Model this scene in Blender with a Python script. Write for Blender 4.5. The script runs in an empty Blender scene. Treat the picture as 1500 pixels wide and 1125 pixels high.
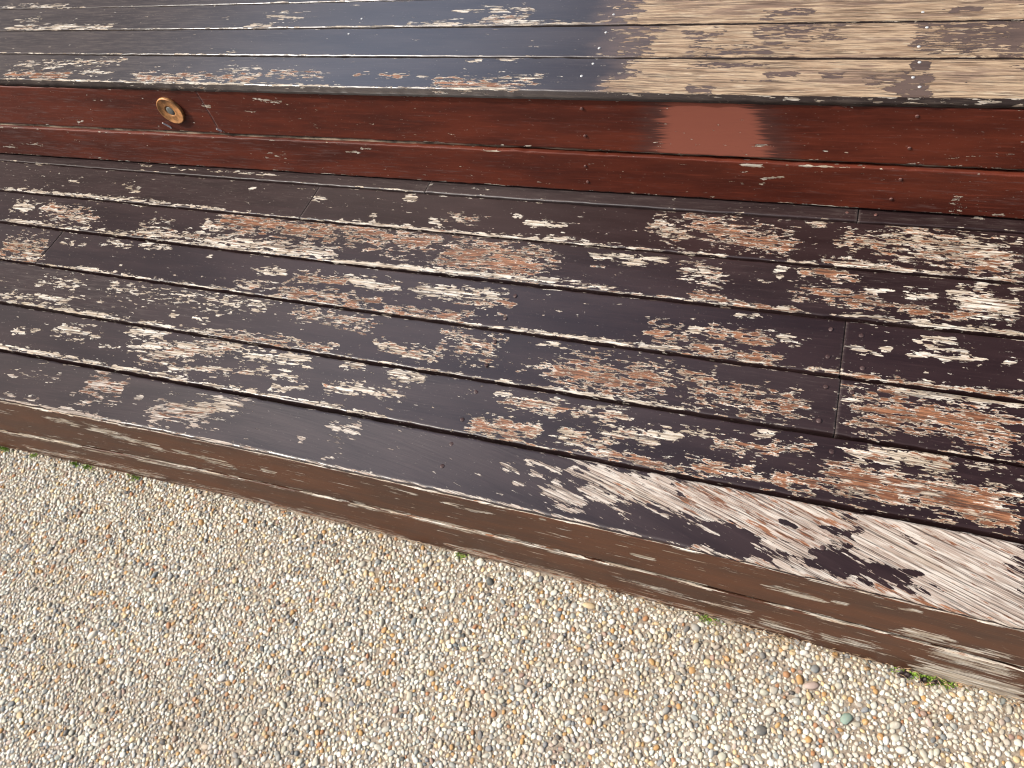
import bpy, math, random
import numpy as np
from mathutils import Matrix, Vector

rng = np.random.default_rng(7)
random.seed(7)
scene = bpy.context.scene
COL = scene.collection

# ---------------------------------------------------------------- camera
cam_d = bpy.data.cameras.new('camera')
cam_d.sensor_width = 36.0
cam_d.lens = 1106.36 / 1500.0 * 36.0
cam_d.clip_start, cam_d.clip_end = 0.02, 2000
cam = bpy.data.objects.new('camera', cam_d)
R = Matrix(((0.92985, -0.14852, 0.33662), (0.31141, 0.80495, -0.50506), (-0.19595, 0.57446, 0.79473)))
cam.matrix_world = Matrix.Translation((0, -0.33891, 0.81862)) @ R.to_4x4()
COL.objects.link(cam)
scene.camera = cam

# ---------------------------------------------------------------- sky, sun, exposure
SUN = Vector((-0.66, -0.27, 0.70)).normalized()          # towards the sun
world = bpy.data.worlds.new('World')
scene.world = world
world.use_nodes = True
wn = world.node_tree.nodes
sky = wn.new('ShaderNodeTexSky')
sky.sky_type = 'NISHITA'
sky.sun_disc = False
sky.sun_elevation = math.asin(SUN.z)
sky.sun_rotation = math.atan2(SUN.x, SUN.y)
sky.air_density, sky.dust_density = 1.0, 6.0
world.node_tree.links.new(sky.outputs[0], wn['Background'].inputs[0])
wn['Background'].inputs[1].default_value = 0.14
sun_d = bpy.data.lights.new('sun', 'SUN')
sun_d.energy = 4.2
sun_d.angle = math.radians(0.55)
sun_d.color = (1.0, 0.975, 0.92)
sun = bpy.data.objects.new('sun', sun_d)
sun.rotation_euler = SUN.to_track_quat('Z', 'Y').to_euler()
COL.objects.link(sun)
vs = scene.view_settings
scene.render.filter_size = 1.15
scene.cycles.filter_width = 1.15
scene.cycles.max_bounces = 4
scene.cycles.diffuse_bounces = 2
scene.cycles.glossy_bounces = 2
scene.cycles.caustics_reflective = False
scene.cycles.caustics_refractive = False
vs.view_transform, vs.look, vs.exposure, vs.gamma = 'Standard', 'None', 0.17, 1.0

# ---------------------------------------------------------------- measured tables (metres)
# wear patches: (u0, w0, u1, w1, half width, strength, orange, tan); nails: (u, w)
PATCH = {
 'front': [
  (-1.212,0.0420,-1.084,0.0555,0.0096,0.50,0.10,0.0),
  (-1.034,0.0579,-0.945,0.0636,0.0256,0.85,0.40,0.0),
  (-0.925,0.0454,-0.907,0.0527,0.0056,0.70,0.00,0.0),
  (-1.050,0.0323,-1.037,0.0346,0.0069,0.75,0.00,0.0),
  (-0.885,0.0192,-0.757,0.0589,0.0216,0.90,0.30,0.0),
  (-0.802,0.0689,-0.716,0.0671,0.0142,0.65,0.10,0.0),
  (-1.180,0.0077,-1.090,0.0100,0.0069,0.55,0.20,0.0),
  (-1.045,0.0005,-0.896,-0.0025,0.0076,1.10,0.00,0.0),
  (-0.579,0.0568,-0.531,0.0710,0.0133,0.80,0.10,0.0),
  (-0.620,0.0361,-0.605,0.0380,0.0040,0.90,0.00,0.0),
  (-0.567,0.0162,-0.545,0.0198,0.0039,0.80,0.00,0.0),
  (-0.609,-0.0131,-0.587,-0.0126,0.0019,0.60,0.00,0.0),
  (-0.324,0.0587,-0.295,0.0531,0.0056,0.95,0.00,0.0),
  (-0.299,0.0297,-0.282,0.0422,0.0063,0.90,0.00,0.0),
  (-0.289,0.0724,-0.244,0.0642,0.0056,0.95,0.00,0.0),
  (-0.284,0.0535,-0.248,0.0478,0.0082,0.85,0.00,0.0),
  (-0.252,0.0402,-0.197,0.0272,0.0132,0.90,0.10,0.0),
  (-0.245,0.0757,-0.207,0.0645,0.0092,0.95,0.00,0.0),
  (-0.226,0.0779,-0.090,0.0534,0.0179,1.20,0.15,0.0),
  (-0.222,0.0496,-0.139,0.0378,0.0105,1.10,0.10,0.0),
  (-0.151,0.0720,-0.093,0.0664,0.0195,1.30,0.10,0.0),
  (-0.109,0.0656,0.093,0.0577,0.0285,1.45,0.30,0.0),
  (0.093,0.0617,0.253,0.0465,0.0432,1.70,0.12,0.0),
  (-0.010,0.0306,0.050,0.0254,0.0096,1.30,0.00,0.0),
  (-0.080,0.0012,0.251,0.0006,0.0067,1.45,0.30,0.0),
  (0.014,0.0087,0.104,0.0014,0.0099,1.35,0.00,0.0),
  (0.154,0.0293,0.252,0.0175,0.0322,1.70,0.12,0.0),
  (-0.086,0.0323,-0.041,0.0343,0.0083,0.70,0.10,0.0),
  (0.049,0.0252,0.093,0.0201,0.0077,-0.90,0.00,0.0),
  (0.095,0.0270,0.158,0.0226,0.0046,-0.85,0.00,0.0),
  (0.163,0.0194,0.183,0.0172,0.0022,-0.80,0.00,0.0),
  (0.012,0.0569,0.030,0.0552,0.0033,-0.75,0.00,0.0),
  (0.058,0.0618,0.093,0.0577,0.0024,-0.65,0.00,0.0),
  (0.133,0.0696,0.156,0.0648,0.0032,-0.70,0.00,0.0),
  (-0.053,0.0187,-0.012,0.0201,0.0129,-0.85,0.00,0.0),
 ],
 'second': [
  (-1.270,0.1221,-1.202,0.1392,0.0067,0.65,0.10,0.0),
  (-1.182,0.1471,-1.081,0.1455,0.0119,0.85,0.05,0.0),
  (-1.070,0.1270,-1.022,0.1308,0.0032,1.00,0.00,0.0),
  (-1.030,0.1671,-0.940,0.1673,0.0104,0.80,0.10,0.0),
  (-1.012,0.1338,-0.862,0.1619,0.0113,0.70,0.20,0.0),
  (-0.975,0.1232,-0.791,0.1754,0.0161,0.80,0.40,0.0),
  (-0.910,0.1100,-0.716,0.1354,0.0094,0.75,0.30,0.0),
  (-0.791,0.1549,-0.653,0.1658,0.0144,0.65,0.05,0.0),
  (-0.716,0.1354,-0.648,0.1226,0.0091,0.65,0.15,0.0),
  (-0.708,0.1054,-0.647,0.1192,0.0056,0.80,0.10,0.0),
  (-0.622,0.1262,-0.498,0.1351,0.0099,0.90,0.20,0.0),
  (-0.610,0.1632,-0.564,0.1752,0.0093,0.85,0.20,0.0),
  (-0.525,0.1697,-0.473,0.1634,0.0090,0.90,0.10,0.0),
  (-0.574,0.0911,-0.516,0.0967,0.0032,0.85,0.00,0.0),
  (-1.261,0.0947,-0.577,0.0964,0.0035,0.90,0.10,0.0),
  (-0.366,0.1634,-0.336,0.1634,0.0064,0.95,0.00,0.0),
  (-0.351,0.1492,-0.176,0.1594,0.0113,0.85,0.40,0.0),
  (-0.224,0.1714,-0.175,0.1670,0.0041,0.80,0.00,0.0),
  (-0.395,0.1052,-0.283,0.1170,0.0121,0.95,0.60,0.0),
  (-0.364,0.0898,-0.253,0.0942,0.0049,0.90,0.40,0.0),
  (-0.268,0.1167,-0.187,0.1131,0.0136,0.90,0.40,0.0),
  (-0.213,0.1281,-0.118,0.1323,0.0116,0.85,0.30,0.0),
  (-0.218,0.0994,-0.099,0.0976,0.0074,0.95,0.60,0.0),
  (-0.155,0.1430,-0.108,0.1443,0.0078,0.80,0.00,0.0),
  (-0.110,0.1540,-0.081,0.1529,0.0058,0.85,0.10,0.0),
  (-0.079,0.1453,0.045,0.1492,0.0131,0.85,0.80,0.0),
  (-0.034,0.1674,-0.002,0.1680,0.0057,0.95,0.00,0.0),
  (-0.100,0.1049,0.067,0.1139,0.0125,0.90,0.70,0.0),
  (0.074,0.1627,0.190,0.1647,0.0135,0.85,0.30,0.0),
  (0.052,0.1257,0.255,0.1282,0.0222,1.00,0.60,0.0),
  (0.157,0.1399,0.255,0.1406,0.0102,0.65,0.50,0.0),
  (0.190,0.1736,0.256,0.1703,0.0070,0.50,0.30,0.0),
  (0.123,0.1194,0.254,0.1080,0.0132,0.90,0.60,0.0),
  (-0.018,0.1234,-0.000,0.1208,0.0054,-1.00,0.00,0.0),
  (0.009,0.1377,0.051,0.1319,0.0072,-0.90,0.00,0.0),
 ],
 'third': [
  (-1.308,0.2409,-1.190,0.2408,0.0119,0.50,0.00,0.0),
  (-1.356,0.1969,-1.181,0.2097,0.0072,0.60,0.00,0.0),
  (-1.299,0.2506,-1.214,0.2506,0.0076,0.45,0.00,0.0),
  (-1.146,0.2471,-0.784,0.2540,0.0196,0.38,0.10,0.0),
  (-0.919,0.2098,-0.890,0.2113,0.0053,0.85,0.10,0.0),
  (-0.966,0.2113,-0.942,0.2121,0.0040,0.75,0.00,0.0),
  (-1.346,0.1852,-0.991,0.1851,0.0055,0.75,0.00,0.0),
  (-1.096,0.1836,-0.801,0.1916,0.0052,0.75,0.10,0.0),
  (-0.938,0.2564,-0.849,0.2486,0.0083,0.50,0.30,0.0),
  (-0.750,0.2520,-0.581,0.2505,0.0129,0.55,0.50,0.0),
  (-0.865,0.1867,-0.626,0.1940,0.0099,0.70,0.50,0.0),
  (-0.655,0.2525,-0.589,0.2424,0.0178,0.65,0.60,0.0),
  (-0.583,0.2168,-0.470,0.2042,0.0095,0.70,0.40,0.0),
  (-0.487,0.2458,-0.377,0.2264,0.0237,0.74,0.50,0.0),
  (-0.619,0.1808,-0.399,0.1841,0.0034,0.70,0.20,0.0),
  (-0.323,0.2541,-0.293,0.2566,0.0035,0.90,0.00,0.0),
  (-0.347,0.2135,-0.278,0.2141,0.0089,0.60,0.50,0.0),
  (-0.317,0.2130,-0.123,0.2199,0.0239,0.78,0.70,0.0),
  (-0.378,0.1832,-0.116,0.1838,0.0042,0.90,0.10,0.0),
  (-0.127,0.2412,-0.086,0.2321,0.0128,0.65,0.50,0.0),
  (-0.122,0.2146,0.035,0.2112,0.0203,0.72,0.85,0.0),
  (0.068,0.2297,0.257,0.2192,0.0343,0.86,0.75,0.0),
  (0.116,0.2610,0.258,0.2642,0.0079,1.00,0.10,0.0),
  (0.098,0.1772,0.256,0.1833,0.0054,0.95,0.30,0.0),
  (0.068,0.2357,0.093,0.2364,0.0050,0.95,0.00,0.0),
  (0.119,0.1909,0.200,0.1937,0.0046,-0.90,0.00,0.0),
 ],
 'fourth': [
  (-1.462,0.3099,-1.334,0.3110,0.0297,0.85,0.50,0.0),
  (-1.318,0.3347,-1.252,0.3391,0.0066,0.65,0.00,0.0),
  (-1.217,0.3487,-1.140,0.3457,0.0065,0.75,0.00,0.0),
  (-1.138,0.3547,-1.066,0.3548,0.0080,0.65,0.00,0.0),
  (-0.976,0.3424,-0.957,0.3414,0.0046,0.85,0.00,0.0),
  (-1.149,0.3015,-1.139,0.3028,0.0031,0.85,0.00,0.0),
  (-0.863,0.3231,-0.792,0.3280,0.0087,0.90,0.10,0.0),
  (-0.788,0.3208,-0.684,0.3245,0.0127,0.80,0.60,0.0),
  (-0.882,0.2876,-0.808,0.2951,0.0113,0.65,0.30,0.0),
  (-0.804,0.2881,-0.648,0.2889,0.0136,0.80,0.60,0.0),
  (-1.257,0.2821,-0.663,0.2695,0.0043,0.75,0.00,0.0),
  (-0.693,0.3293,-0.577,0.3208,0.0096,0.95,0.10,0.0),
  (-0.565,0.3224,-0.403,0.3321,0.0106,0.95,0.10,0.0),
  (-0.475,0.3146,-0.388,0.3207,0.0077,0.85,0.70,0.0),
  (-0.419,0.3000,-0.396,0.2957,0.0038,0.95,1.00,0.0),
  (-0.670,0.2827,-0.601,0.2931,0.0106,0.80,0.70,0.0),
  (-0.598,0.2752,-0.435,0.2830,0.0127,0.90,0.60,0.0),
  (-0.601,0.2678,-0.387,0.2686,0.0062,0.95,0.20,0.0),
  (-0.387,0.2711,-0.134,0.2765,0.0047,0.95,0.20,0.0),
  (-0.185,0.3013,-0.137,0.2913,0.0162,0.80,0.80,0.0),
  (-0.086,0.3475,-0.045,0.3527,0.0042,1.10,0.00,0.0),
  (-0.135,0.3120,-0.100,0.3127,0.0046,0.90,0.10,0.0),
  (-0.109,0.3102,-0.013,0.3142,0.0114,0.92,1.00,0.0),
  (-0.018,0.3226,0.016,0.3146,0.0068,0.95,0.00,0.0),
  (-0.135,0.2822,-0.013,0.2782,0.0111,0.85,0.85,0.0),
  (-0.132,0.2687,0.061,0.2750,0.0054,0.85,0.40,0.0),
  (0.071,0.3115,0.101,0.3144,0.0054,0.85,0.00,0.0),
  (0.108,0.3190,0.122,0.3203,0.0032,0.95,0.00,0.0),
  (0.148,0.3421,0.188,0.3487,0.0065,0.80,0.00,0.0),
  (0.142,0.3160,0.214,0.3232,0.0053,0.85,0.20,0.0),
  (0.154,0.3311,0.210,0.3278,0.0053,0.75,0.10,0.0),
  (0.240,0.3226,0.253,0.3238,0.0041,0.95,0.00,0.0),
  (0.065,0.2704,0.259,0.2739,0.0060,0.95,0.50,0.0),
 ],
 'fifth': [
  (-1.525,0.4159,-1.465,0.4120,0.0148,0.80,0.00,0.0),
  (-1.453,0.4211,-1.290,0.4088,0.0144,0.70,0.50,0.0),
  (-1.523,0.3759,-1.128,0.3753,0.0052,0.90,0.10,0.0),
  (-1.403,0.4025,-1.276,0.4027,0.0106,0.75,0.40,0.0),
  (-1.182,0.3799,-0.719,0.3814,0.0189,0.78,0.30,0.0),
  (-1.160,0.4152,-1.101,0.4107,0.0051,0.80,0.00,0.0),
  (-1.040,0.4175,-0.972,0.4127,0.0099,0.75,0.30,0.0),
  (-1.016,0.4344,-0.740,0.4225,0.0243,0.78,0.80,0.0),
  (-0.745,0.4334,-0.557,0.4202,0.0229,0.80,0.70,0.0),
  (-0.550,0.4027,-0.353,0.4046,0.0339,0.90,1.00,0.0),
  (-0.710,0.3622,-0.340,0.3726,0.0056,1.00,0.00,0.0),
  (-1.124,0.3688,-0.713,0.3696,0.0046,0.80,0.00,0.0),
  (-0.341,0.3753,-0.250,0.3677,0.0039,0.85,0.20,0.0),
  (-0.300,0.4087,-0.276,0.4091,0.0034,0.80,0.80,0.0),
  (-0.297,0.4275,-0.180,0.4355,0.0068,0.85,0.10,0.0),
  (-0.243,0.4231,-0.218,0.4237,0.0054,0.95,0.00,0.0),
  (-0.284,0.3628,-0.151,0.3627,0.0038,0.80,0.30,0.0),
  (-0.163,0.4267,-0.108,0.4141,0.0157,0.65,0.30,0.0),
  (-0.040,0.4365,-0.023,0.4297,0.0064,0.90,0.00,0.0),
  (-0.117,0.3958,-0.100,0.3956,0.0025,0.95,0.00,0.0),
  (-0.010,0.4366,0.062,0.4337,0.0126,0.75,0.70,0.0),
  (-0.148,0.3733,-0.096,0.3708,0.0062,0.95,0.90,0.0),
  (-0.151,0.3627,0.011,0.3649,0.0072,0.85,0.40,0.0),
  (-0.006,0.4027,0.108,0.3952,0.0144,0.80,0.85,0.0),
  (0.115,0.4166,0.170,0.4103,0.0071,0.80,0.10,0.0),
  (0.074,0.4167,0.107,0.4130,0.0048,0.85,0.00,0.0),
  (0.109,0.3894,0.210,0.3877,0.0092,0.75,0.70,0.0),
  (0.057,0.3673,0.261,0.3684,0.0045,0.95,0.10,0.0),
  (0.187,0.4187,0.262,0.4014,0.0206,0.85,0.20,0.0),
  (0.210,0.4422,0.227,0.4422,0.0036,0.95,0.00,0.0),
  (0.177,0.4267,0.191,0.4275,0.0047,0.95,0.00,0.0),
  (0.248,0.4393,0.263,0.4392,0.0058,0.85,0.00,0.0),
 ],
 'sixth': [
  (-1.602,0.4606,-1.192,0.4630,0.0056,0.85,0.00,0.0),
  (-1.437,0.4987,-1.403,0.4995,0.0039,0.85,0.00,0.0),
  (-1.284,0.4998,-1.228,0.4889,0.0075,0.60,0.00,0.0),
  (-0.994,0.5200,-0.982,0.5191,0.0036,0.95,0.00,0.0),
  (-1.192,0.4630,-0.782,0.4512,0.0034,0.70,0.00,0.0),
  (-0.848,0.5094,-0.821,0.5048,0.0052,0.95,0.00,0.0),
  (-0.668,0.5249,-0.639,0.5259,0.0058,1.10,0.00,0.0),
  (-0.711,0.4758,-0.689,0.4730,0.0048,0.85,0.00,0.0),
  (-0.593,0.4768,-0.564,0.4670,0.0078,0.80,0.00,0.0),
  (-0.567,0.4910,-0.496,0.4825,0.0109,0.62,0.60,0.0),
  (-0.559,0.4870,-0.533,0.4833,0.0063,0.95,0.00,0.0),
  (-0.427,0.4901,-0.362,0.4863,0.0060,0.95,0.00,0.0),
  (-0.454,0.5029,-0.438,0.4967,0.0062,0.80,0.00,0.0),
  (-0.755,0.4541,-0.208,0.4487,0.0059,0.95,0.20,0.0),
  (-0.415,0.4557,-0.302,0.4485,0.0086,0.95,0.10,0.0),
  (-0.234,0.5187,-0.164,0.4824,0.0201,0.80,0.40,0.0),
  (-0.183,0.5242,-0.098,0.4973,0.0228,0.80,0.70,0.0),
  (-0.149,0.5059,-0.011,0.4801,0.0220,0.85,0.70,0.0),
  (-0.001,0.5296,0.024,0.5310,0.0042,1.00,0.50,0.0),
  (0.040,0.5134,0.120,0.4963,0.0159,0.80,0.50,0.0),
  (0.181,0.5207,0.242,0.5114,0.0103,0.80,0.20,0.0),
  (0.256,0.5284,0.266,0.5282,0.0051,1.00,0.00,0.0),
  (0.093,0.5196,0.264,0.4894,0.0308,0.80,0.40,0.0),
  (0.186,0.4754,0.249,0.4691,0.0098,0.80,0.70,0.0),
  (-0.207,0.4459,0.264,0.4568,0.0051,0.85,0.30,0.0),
  (0.018,0.4599,0.121,0.4581,0.0076,0.85,0.40,0.0),
  (0.170,0.4771,0.264,0.4688,0.0098,0.75,0.60,0.0),
 ],
 'back': [
  (-1.565,0.5445,-1.516,0.5416,0.0042,0.95,0.00,0.0),
  (-1.300,0.5627,-1.259,0.5616,0.0040,0.85,0.00,0.0),
  (-1.208,0.5594,-0.957,0.5559,0.0038,0.50,0.00,0.0),
  (0.202,0.5683,0.226,0.5655,0.0027,0.70,0.00,0.0),
  (-0.667,0.5586,-0.510,0.5587,0.0034,0.45,0.00,0.0),
 ],
 'nosing': [
  (-1.514,0.5862,-1.335,0.5851,0.0129,0.95,0.70,0.0),
  (-1.530,0.6131,-1.234,0.6359,0.0132,0.60,0.30,0.0),
  (-1.428,0.6143,-1.368,0.6194,0.0088,0.75,0.00,0.0),
  (-1.184,0.5797,-0.893,0.5856,0.0176,0.85,0.55,0.0),
  (-1.331,0.5959,-1.244,0.5931,0.0063,0.75,0.00,0.0),
  (-1.508,0.5686,-0.730,0.5672,0.0049,0.95,0.00,0.0),
  (-1.002,0.6092,-0.910,0.6144,0.0079,0.70,0.00,0.0),
  (-0.901,0.5990,-0.771,0.5975,0.0113,0.60,0.60,0.0),
  (-0.728,0.6019,-0.621,0.6002,0.0072,0.62,0.80,0.0),
  (-0.576,0.5799,-0.413,0.5772,0.0151,0.85,0.70,0.0),
  (-0.548,0.5669,-0.448,0.5697,0.0050,1.00,0.00,0.0),
  (-0.546,0.6371,-0.450,0.6414,0.0036,0.80,0.00,0.0),
  (-0.470,0.5995,-0.393,0.5959,0.0067,0.65,0.30,0.0),
  (-0.603,0.5952,-0.584,0.5938,0.0035,0.80,0.00,0.0),
  (-0.301,0.5802,0.226,0.5832,0.0202,1.75,0.00,1.0),
  (-0.277,0.6227,0.227,0.6266,0.0301,1.75,0.00,1.0),
  (0.071,0.5912,0.110,0.5894,0.0168,-0.95,0.00,0.0),
  (0.089,0.6378,0.109,0.6307,0.0088,-0.85,0.00,0.0),
  (-0.088,0.6129,-0.053,0.6135,0.0046,-0.80,0.00,0.0),
  (-0.028,0.6139,0.010,0.6116,0.0045,-0.75,0.00,0.0),
  (-0.201,0.6318,-0.082,0.6331,0.0048,-0.75,0.00,0.0),
  (-0.190,0.5769,-0.149,0.5750,0.0060,-0.85,0.00,0.0),
  (0.039,0.6048,0.079,0.5985,0.0129,-0.55,0.00,0.0),
 ],
 'upper_second': [
  (-1.020,0.6623,-0.996,0.6603,0.0031,0.70,0.00,0.0),
  (-0.304,0.6873,0.229,0.6868,0.0483,1.70,0.00,1.0),
  (-0.115,0.7096,0.006,0.7112,0.0150,-0.65,0.00,0.0),
  (0.090,0.7115,0.230,0.7017,0.0124,-0.68,0.00,0.0),
  (0.091,0.6755,0.229,0.6721,0.0120,-0.62,0.00,0.0),
  (-0.214,0.6988,-0.157,0.7068,0.0104,-0.65,0.00,0.0),
  (-0.207,0.6647,-0.069,0.6728,0.0099,-0.60,0.00,0.0),
  (-0.319,0.6910,-0.252,0.6905,0.0352,-0.50,0.00,0.0),
  (-0.062,0.6858,0.008,0.6821,0.0145,-0.35,0.00,0.0),
 ],
 'upper_third': [
  (-1.655,0.7491,-1.355,0.7438,0.0101,0.90,0.20,0.0),
  (-1.665,0.7831,-1.577,0.7757,0.0106,0.60,0.00,0.0),
  (-1.502,0.7689,-1.471,0.7782,0.0077,0.70,0.00,0.0),
  (-1.025,0.7445,-0.962,0.7411,0.0067,0.85,0.00,0.0),
  (-1.004,0.7801,-0.900,0.7638,0.0136,0.55,0.05,0.0),
  (-1.096,0.7757,-1.074,0.7728,0.0047,0.85,0.00,0.0),
  (-0.693,0.7380,-0.369,0.7373,0.0079,0.95,0.10,0.0),
  (-0.611,0.7812,-0.577,0.7781,0.0052,0.85,0.00,0.0),
  (-0.571,0.7840,-0.472,0.7808,0.0103,0.70,0.00,0.0),
  (-0.559,0.7513,-0.468,0.7491,0.0139,0.85,0.40,0.0),
  (-0.363,0.7372,-0.322,0.7456,0.0075,0.75,0.30,0.0),
  (-0.331,0.7609,0.232,0.7671,0.0489,1.70,0.00,1.0),
  (-0.111,0.7493,-0.043,0.7631,0.0070,-0.75,0.00,0.0),
  (0.121,0.7578,0.162,0.7598,0.0049,-0.85,0.00,0.0),
  (-0.337,0.7648,-0.291,0.7729,0.0268,-0.50,0.00,0.0),
 ],
 'upper_fourth': [
  (-0.579,0.8072,-0.352,0.8002,0.0062,0.85,0.00,0.0),
  (-1.755,0.8342,-1.545,0.8321,0.0084,0.70,0.00,0.0),
  (-0.372,0.8352,0.234,0.8301,0.0412,1.70,0.00,1.0),
 ],
 'riser_low': [
  (-0.107,0.0728,-0.074,0.0724,0.0024,1.10,0.00,0.0),
  (-0.021,0.0745,-0.010,0.0740,0.0024,1.10,0.00,0.0),
  (-0.080,0.0373,-0.071,0.0380,0.0019,1.00,0.00,0.0),
  (-0.075,0.0490,-0.045,0.0536,0.0019,0.85,0.00,0.0),
  (0.174,0.0363,0.201,0.0170,0.0083,0.58,0.60,0.0),
  (0.228,0.0084,0.256,0.0087,0.0018,0.95,0.30,0.0),
  (-0.781,0.0580,-0.753,0.0580,0.0030,0.95,0.00,0.0),
  (-0.735,0.0676,-0.708,0.0676,0.0029,0.90,0.00,0.0),
  (-1.599,0.0405,-1.544,0.0344,0.0055,0.50,0.00,0.0),
  (-1.679,0.0240,-1.614,0.0255,0.0038,0.60,0.00,0.0),
  (-0.956,0.0454,-0.915,0.0354,0.0048,0.50,0.00,0.0),
 ],
 'riser_up': [
  (-0.929,0.1571,-0.854,0.1524,0.0054,0.55,0.30,0.0),
  (-1.051,0.1416,-1.022,0.1396,0.0029,0.70,0.00,0.0),
  (-1.392,0.0945,-1.373,0.0952,0.0033,0.95,0.00,0.0),
  (-0.959,0.1317,-0.934,0.1311,0.0021,0.80,0.00,0.0),
  (-0.230,0.0999,-0.005,0.1044,0.0017,0.40,0.00,0.0),
 ],
 'fascia_up': [
  (-1.095,-0.0301,-1.033,-0.0353,0.0071,0.80,0.00,0.0),
  (-1.015,-0.0398,-0.949,-0.0472,0.0141,0.72,0.00,0.0),
  (-0.951,-0.0501,-0.878,-0.0664,0.0113,0.78,0.00,0.0),
  (-0.856,-0.0608,-0.746,-0.0725,0.0083,0.60,0.00,0.0),
  (-0.701,-0.0592,-0.660,-0.0617,0.0079,0.60,0.00,0.0),
  (-0.256,-0.0100,-0.247,-0.0095,0.0025,1.00,0.00,0.0),
  (-0.142,-0.0564,-0.117,-0.0545,0.0044,0.95,0.00,0.0),
  (-0.473,-0.0174,-0.415,-0.0256,0.0046,0.50,0.00,0.0),
  (-0.067,-0.0519,-0.054,-0.0522,0.0042,0.95,0.00,0.0),
  (0.008,-0.0491,0.075,-0.0531,0.0081,0.72,0.00,0.0),
  (0.042,-0.0607,0.074,-0.0560,0.0041,1.00,0.00,0.0),
  (0.084,-0.0491,0.100,-0.0487,0.0040,1.00,0.00,0.0),
  (0.134,-0.0240,0.165,-0.0146,0.0036,0.75,0.00,0.0),
  (0.151,-0.0799,0.211,-0.0780,0.0101,0.90,0.10,0.0),
  (0.213,-0.0881,0.263,-0.0808,0.0079,0.75,0.30,0.0),
  (-0.350,-0.0352,-0.320,-0.0312,0.0027,0.90,0.00,0.0),
  (-0.387,-0.0284,-0.358,-0.0312,0.0027,0.80,0.00,0.0),
 ],
 'fascia_low': [
  (-1.307,-0.1284,-1.102,-0.1230,0.0051,0.95,0.00,0.0),
  (-1.111,-0.1329,-0.574,-0.1022,0.0060,0.70,0.00,0.0),
  (-0.578,-0.1104,-0.168,-0.1041,0.0052,0.80,0.30,0.0),
  (-1.293,-0.1837,-0.952,-0.1854,0.0108,0.65,0.50,0.0),
  (-0.959,-0.1958,-0.438,-0.1998,0.0098,0.60,0.60,0.0),
  (-0.433,-0.1847,-0.176,-0.1948,0.0086,0.75,0.50,0.0),
  (-0.176,-0.1948,0.046,-0.1905,0.0080,0.55,0.60,0.0),
  (0.011,-0.1646,0.077,-0.1783,0.0125,0.60,0.00,0.0),
  (0.080,-0.1703,0.159,-0.1618,0.0096,0.80,0.00,0.0),
  (0.189,-0.1844,0.304,-0.1763,0.0282,1.05,0.05,0.0),
  (0.196,-0.1156,0.287,-0.1218,0.0169,0.80,0.15,0.0),
  (-0.172,-0.1543,0.011,-0.1523,0.0076,0.50,0.40,0.0),
 ],
}
NAILS = {
 'front': [(-0.396,0.0737), (-0.396,0.0402), (0.064,0.0361)],
 'second': [(-0.392,0.1584), (-0.395,0.1129), (0.062,0.1583)],
 'third': [(-0.395,0.2470), (-0.393,0.2055), (0.047,0.2493), (0.044,0.1980), (0.077,0.2466)],
 'fourth': [(-0.393,0.3349), (-0.394,0.2907), (0.044,0.3409), (0.045,0.2960), (0.081,0.3366), (0.086,0.2848)],
 'back': [(0.046,0.5602), (0.084,0.5599)],
 'fifth': [],
 'sixth': [],
 'nosing': [(-0.331,0.6321), (-0.340,0.6020), (0.098,0.6394), (0.092,0.6074), (0.100,0.5878)],
 'upper_second': [(-0.332,0.7127), (-0.332,0.6717), (0.104,0.7176), (0.096,0.6740), (-0.788,0.7150)],
 'upper_third': [(-0.332,0.7609), (0.098,0.7542), (-0.784,0.7609)],
 'riser_up': [(-0.335,0.1559), (-0.336,0.1083), (0.104,0.1580), (0.105,0.1091)],
 'riser_low': [(-0.341,0.0544), (-0.341,0.0233), (0.104,0.0605), (0.099,0.0252)],
}
MOSS = [(-1.3612,-0.0068), (-1.2830,-0.0071), (-1.1815,-0.0062), (-1.1497,-0.0080), (-1.0399,-0.0053), (-0.4101,-0.0016), (-0.0506,-0.0058), (0.2046,-0.0029), (0.2267,-0.0033)]
DEAD = [(0.1850,-0.0141), (0.2051,-0.0151), (0.2189,-0.0136)]
PIN = [(-1.1511,0.1079), (-1.1503,0.0883), (-1.0306,0.0991), (-1.0328,0.0857)]
LIGHT = [(-1.1209,0.1295)]
SALMON = [(-0.2304,0.1295), (-0.0684,0.1193)]
JOINTS = [(-1.3382,0.3159), (0.0612,0.3154), (0.0630,0.2287), (-0.8422,0.4795), (0.0609,0.5575), (-0.6295,0.5530), (-1.0364,0.1335)]
MARK = [(-0.3529,-0.0293), (0.1269,-0.0815), (-0.2041,-0.0258), (-0.9360,-0.2621), (-0.6878,-0.2592), (0.0348,-0.1218), (-0.1073,0.0061), (0.0858,-0.0543), (-0.5164,-0.2047)]

HU = 0.18643          # height of the upper tread above the lower one
RY = 0.5700           # front plane of the riser
GZ = -0.2035          # pavement level
LINE = {              # joint lines of the treads: Y as a quadratic of X
 'g1': (-0.0044, -0.0023, 0.0902), 'g2': (0.0035, 0.0041, 0.1802), 'g3': (0.0028, -0.0023, 0.2679),
 'g4': (0.0076, 0.0049, 0.3601), 'g5': (0.0047, 0.0042, 0.4511), 'g6': (0.0066, 0.0086, 0.5425),
 'uf': (0.0052, 0.0059, 0.5677), 'gA': (0.0050, 0.0040, 0.6485), 'gB': (0.0032, 0.0022, 0.7327),
 'gC': (0.0030, 0.0010, 0.8165)}
def line(n, x):
    a, b, c = LINE[n]
    x = np.clip(x, -2.0, 0.6)
    return a * x * x + b * x + c
def front_bow(x):
    x = np.clip(x, -1.6, 0.5)
    return -0.0187 * x * x - 0.019 * x + 0.001

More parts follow.
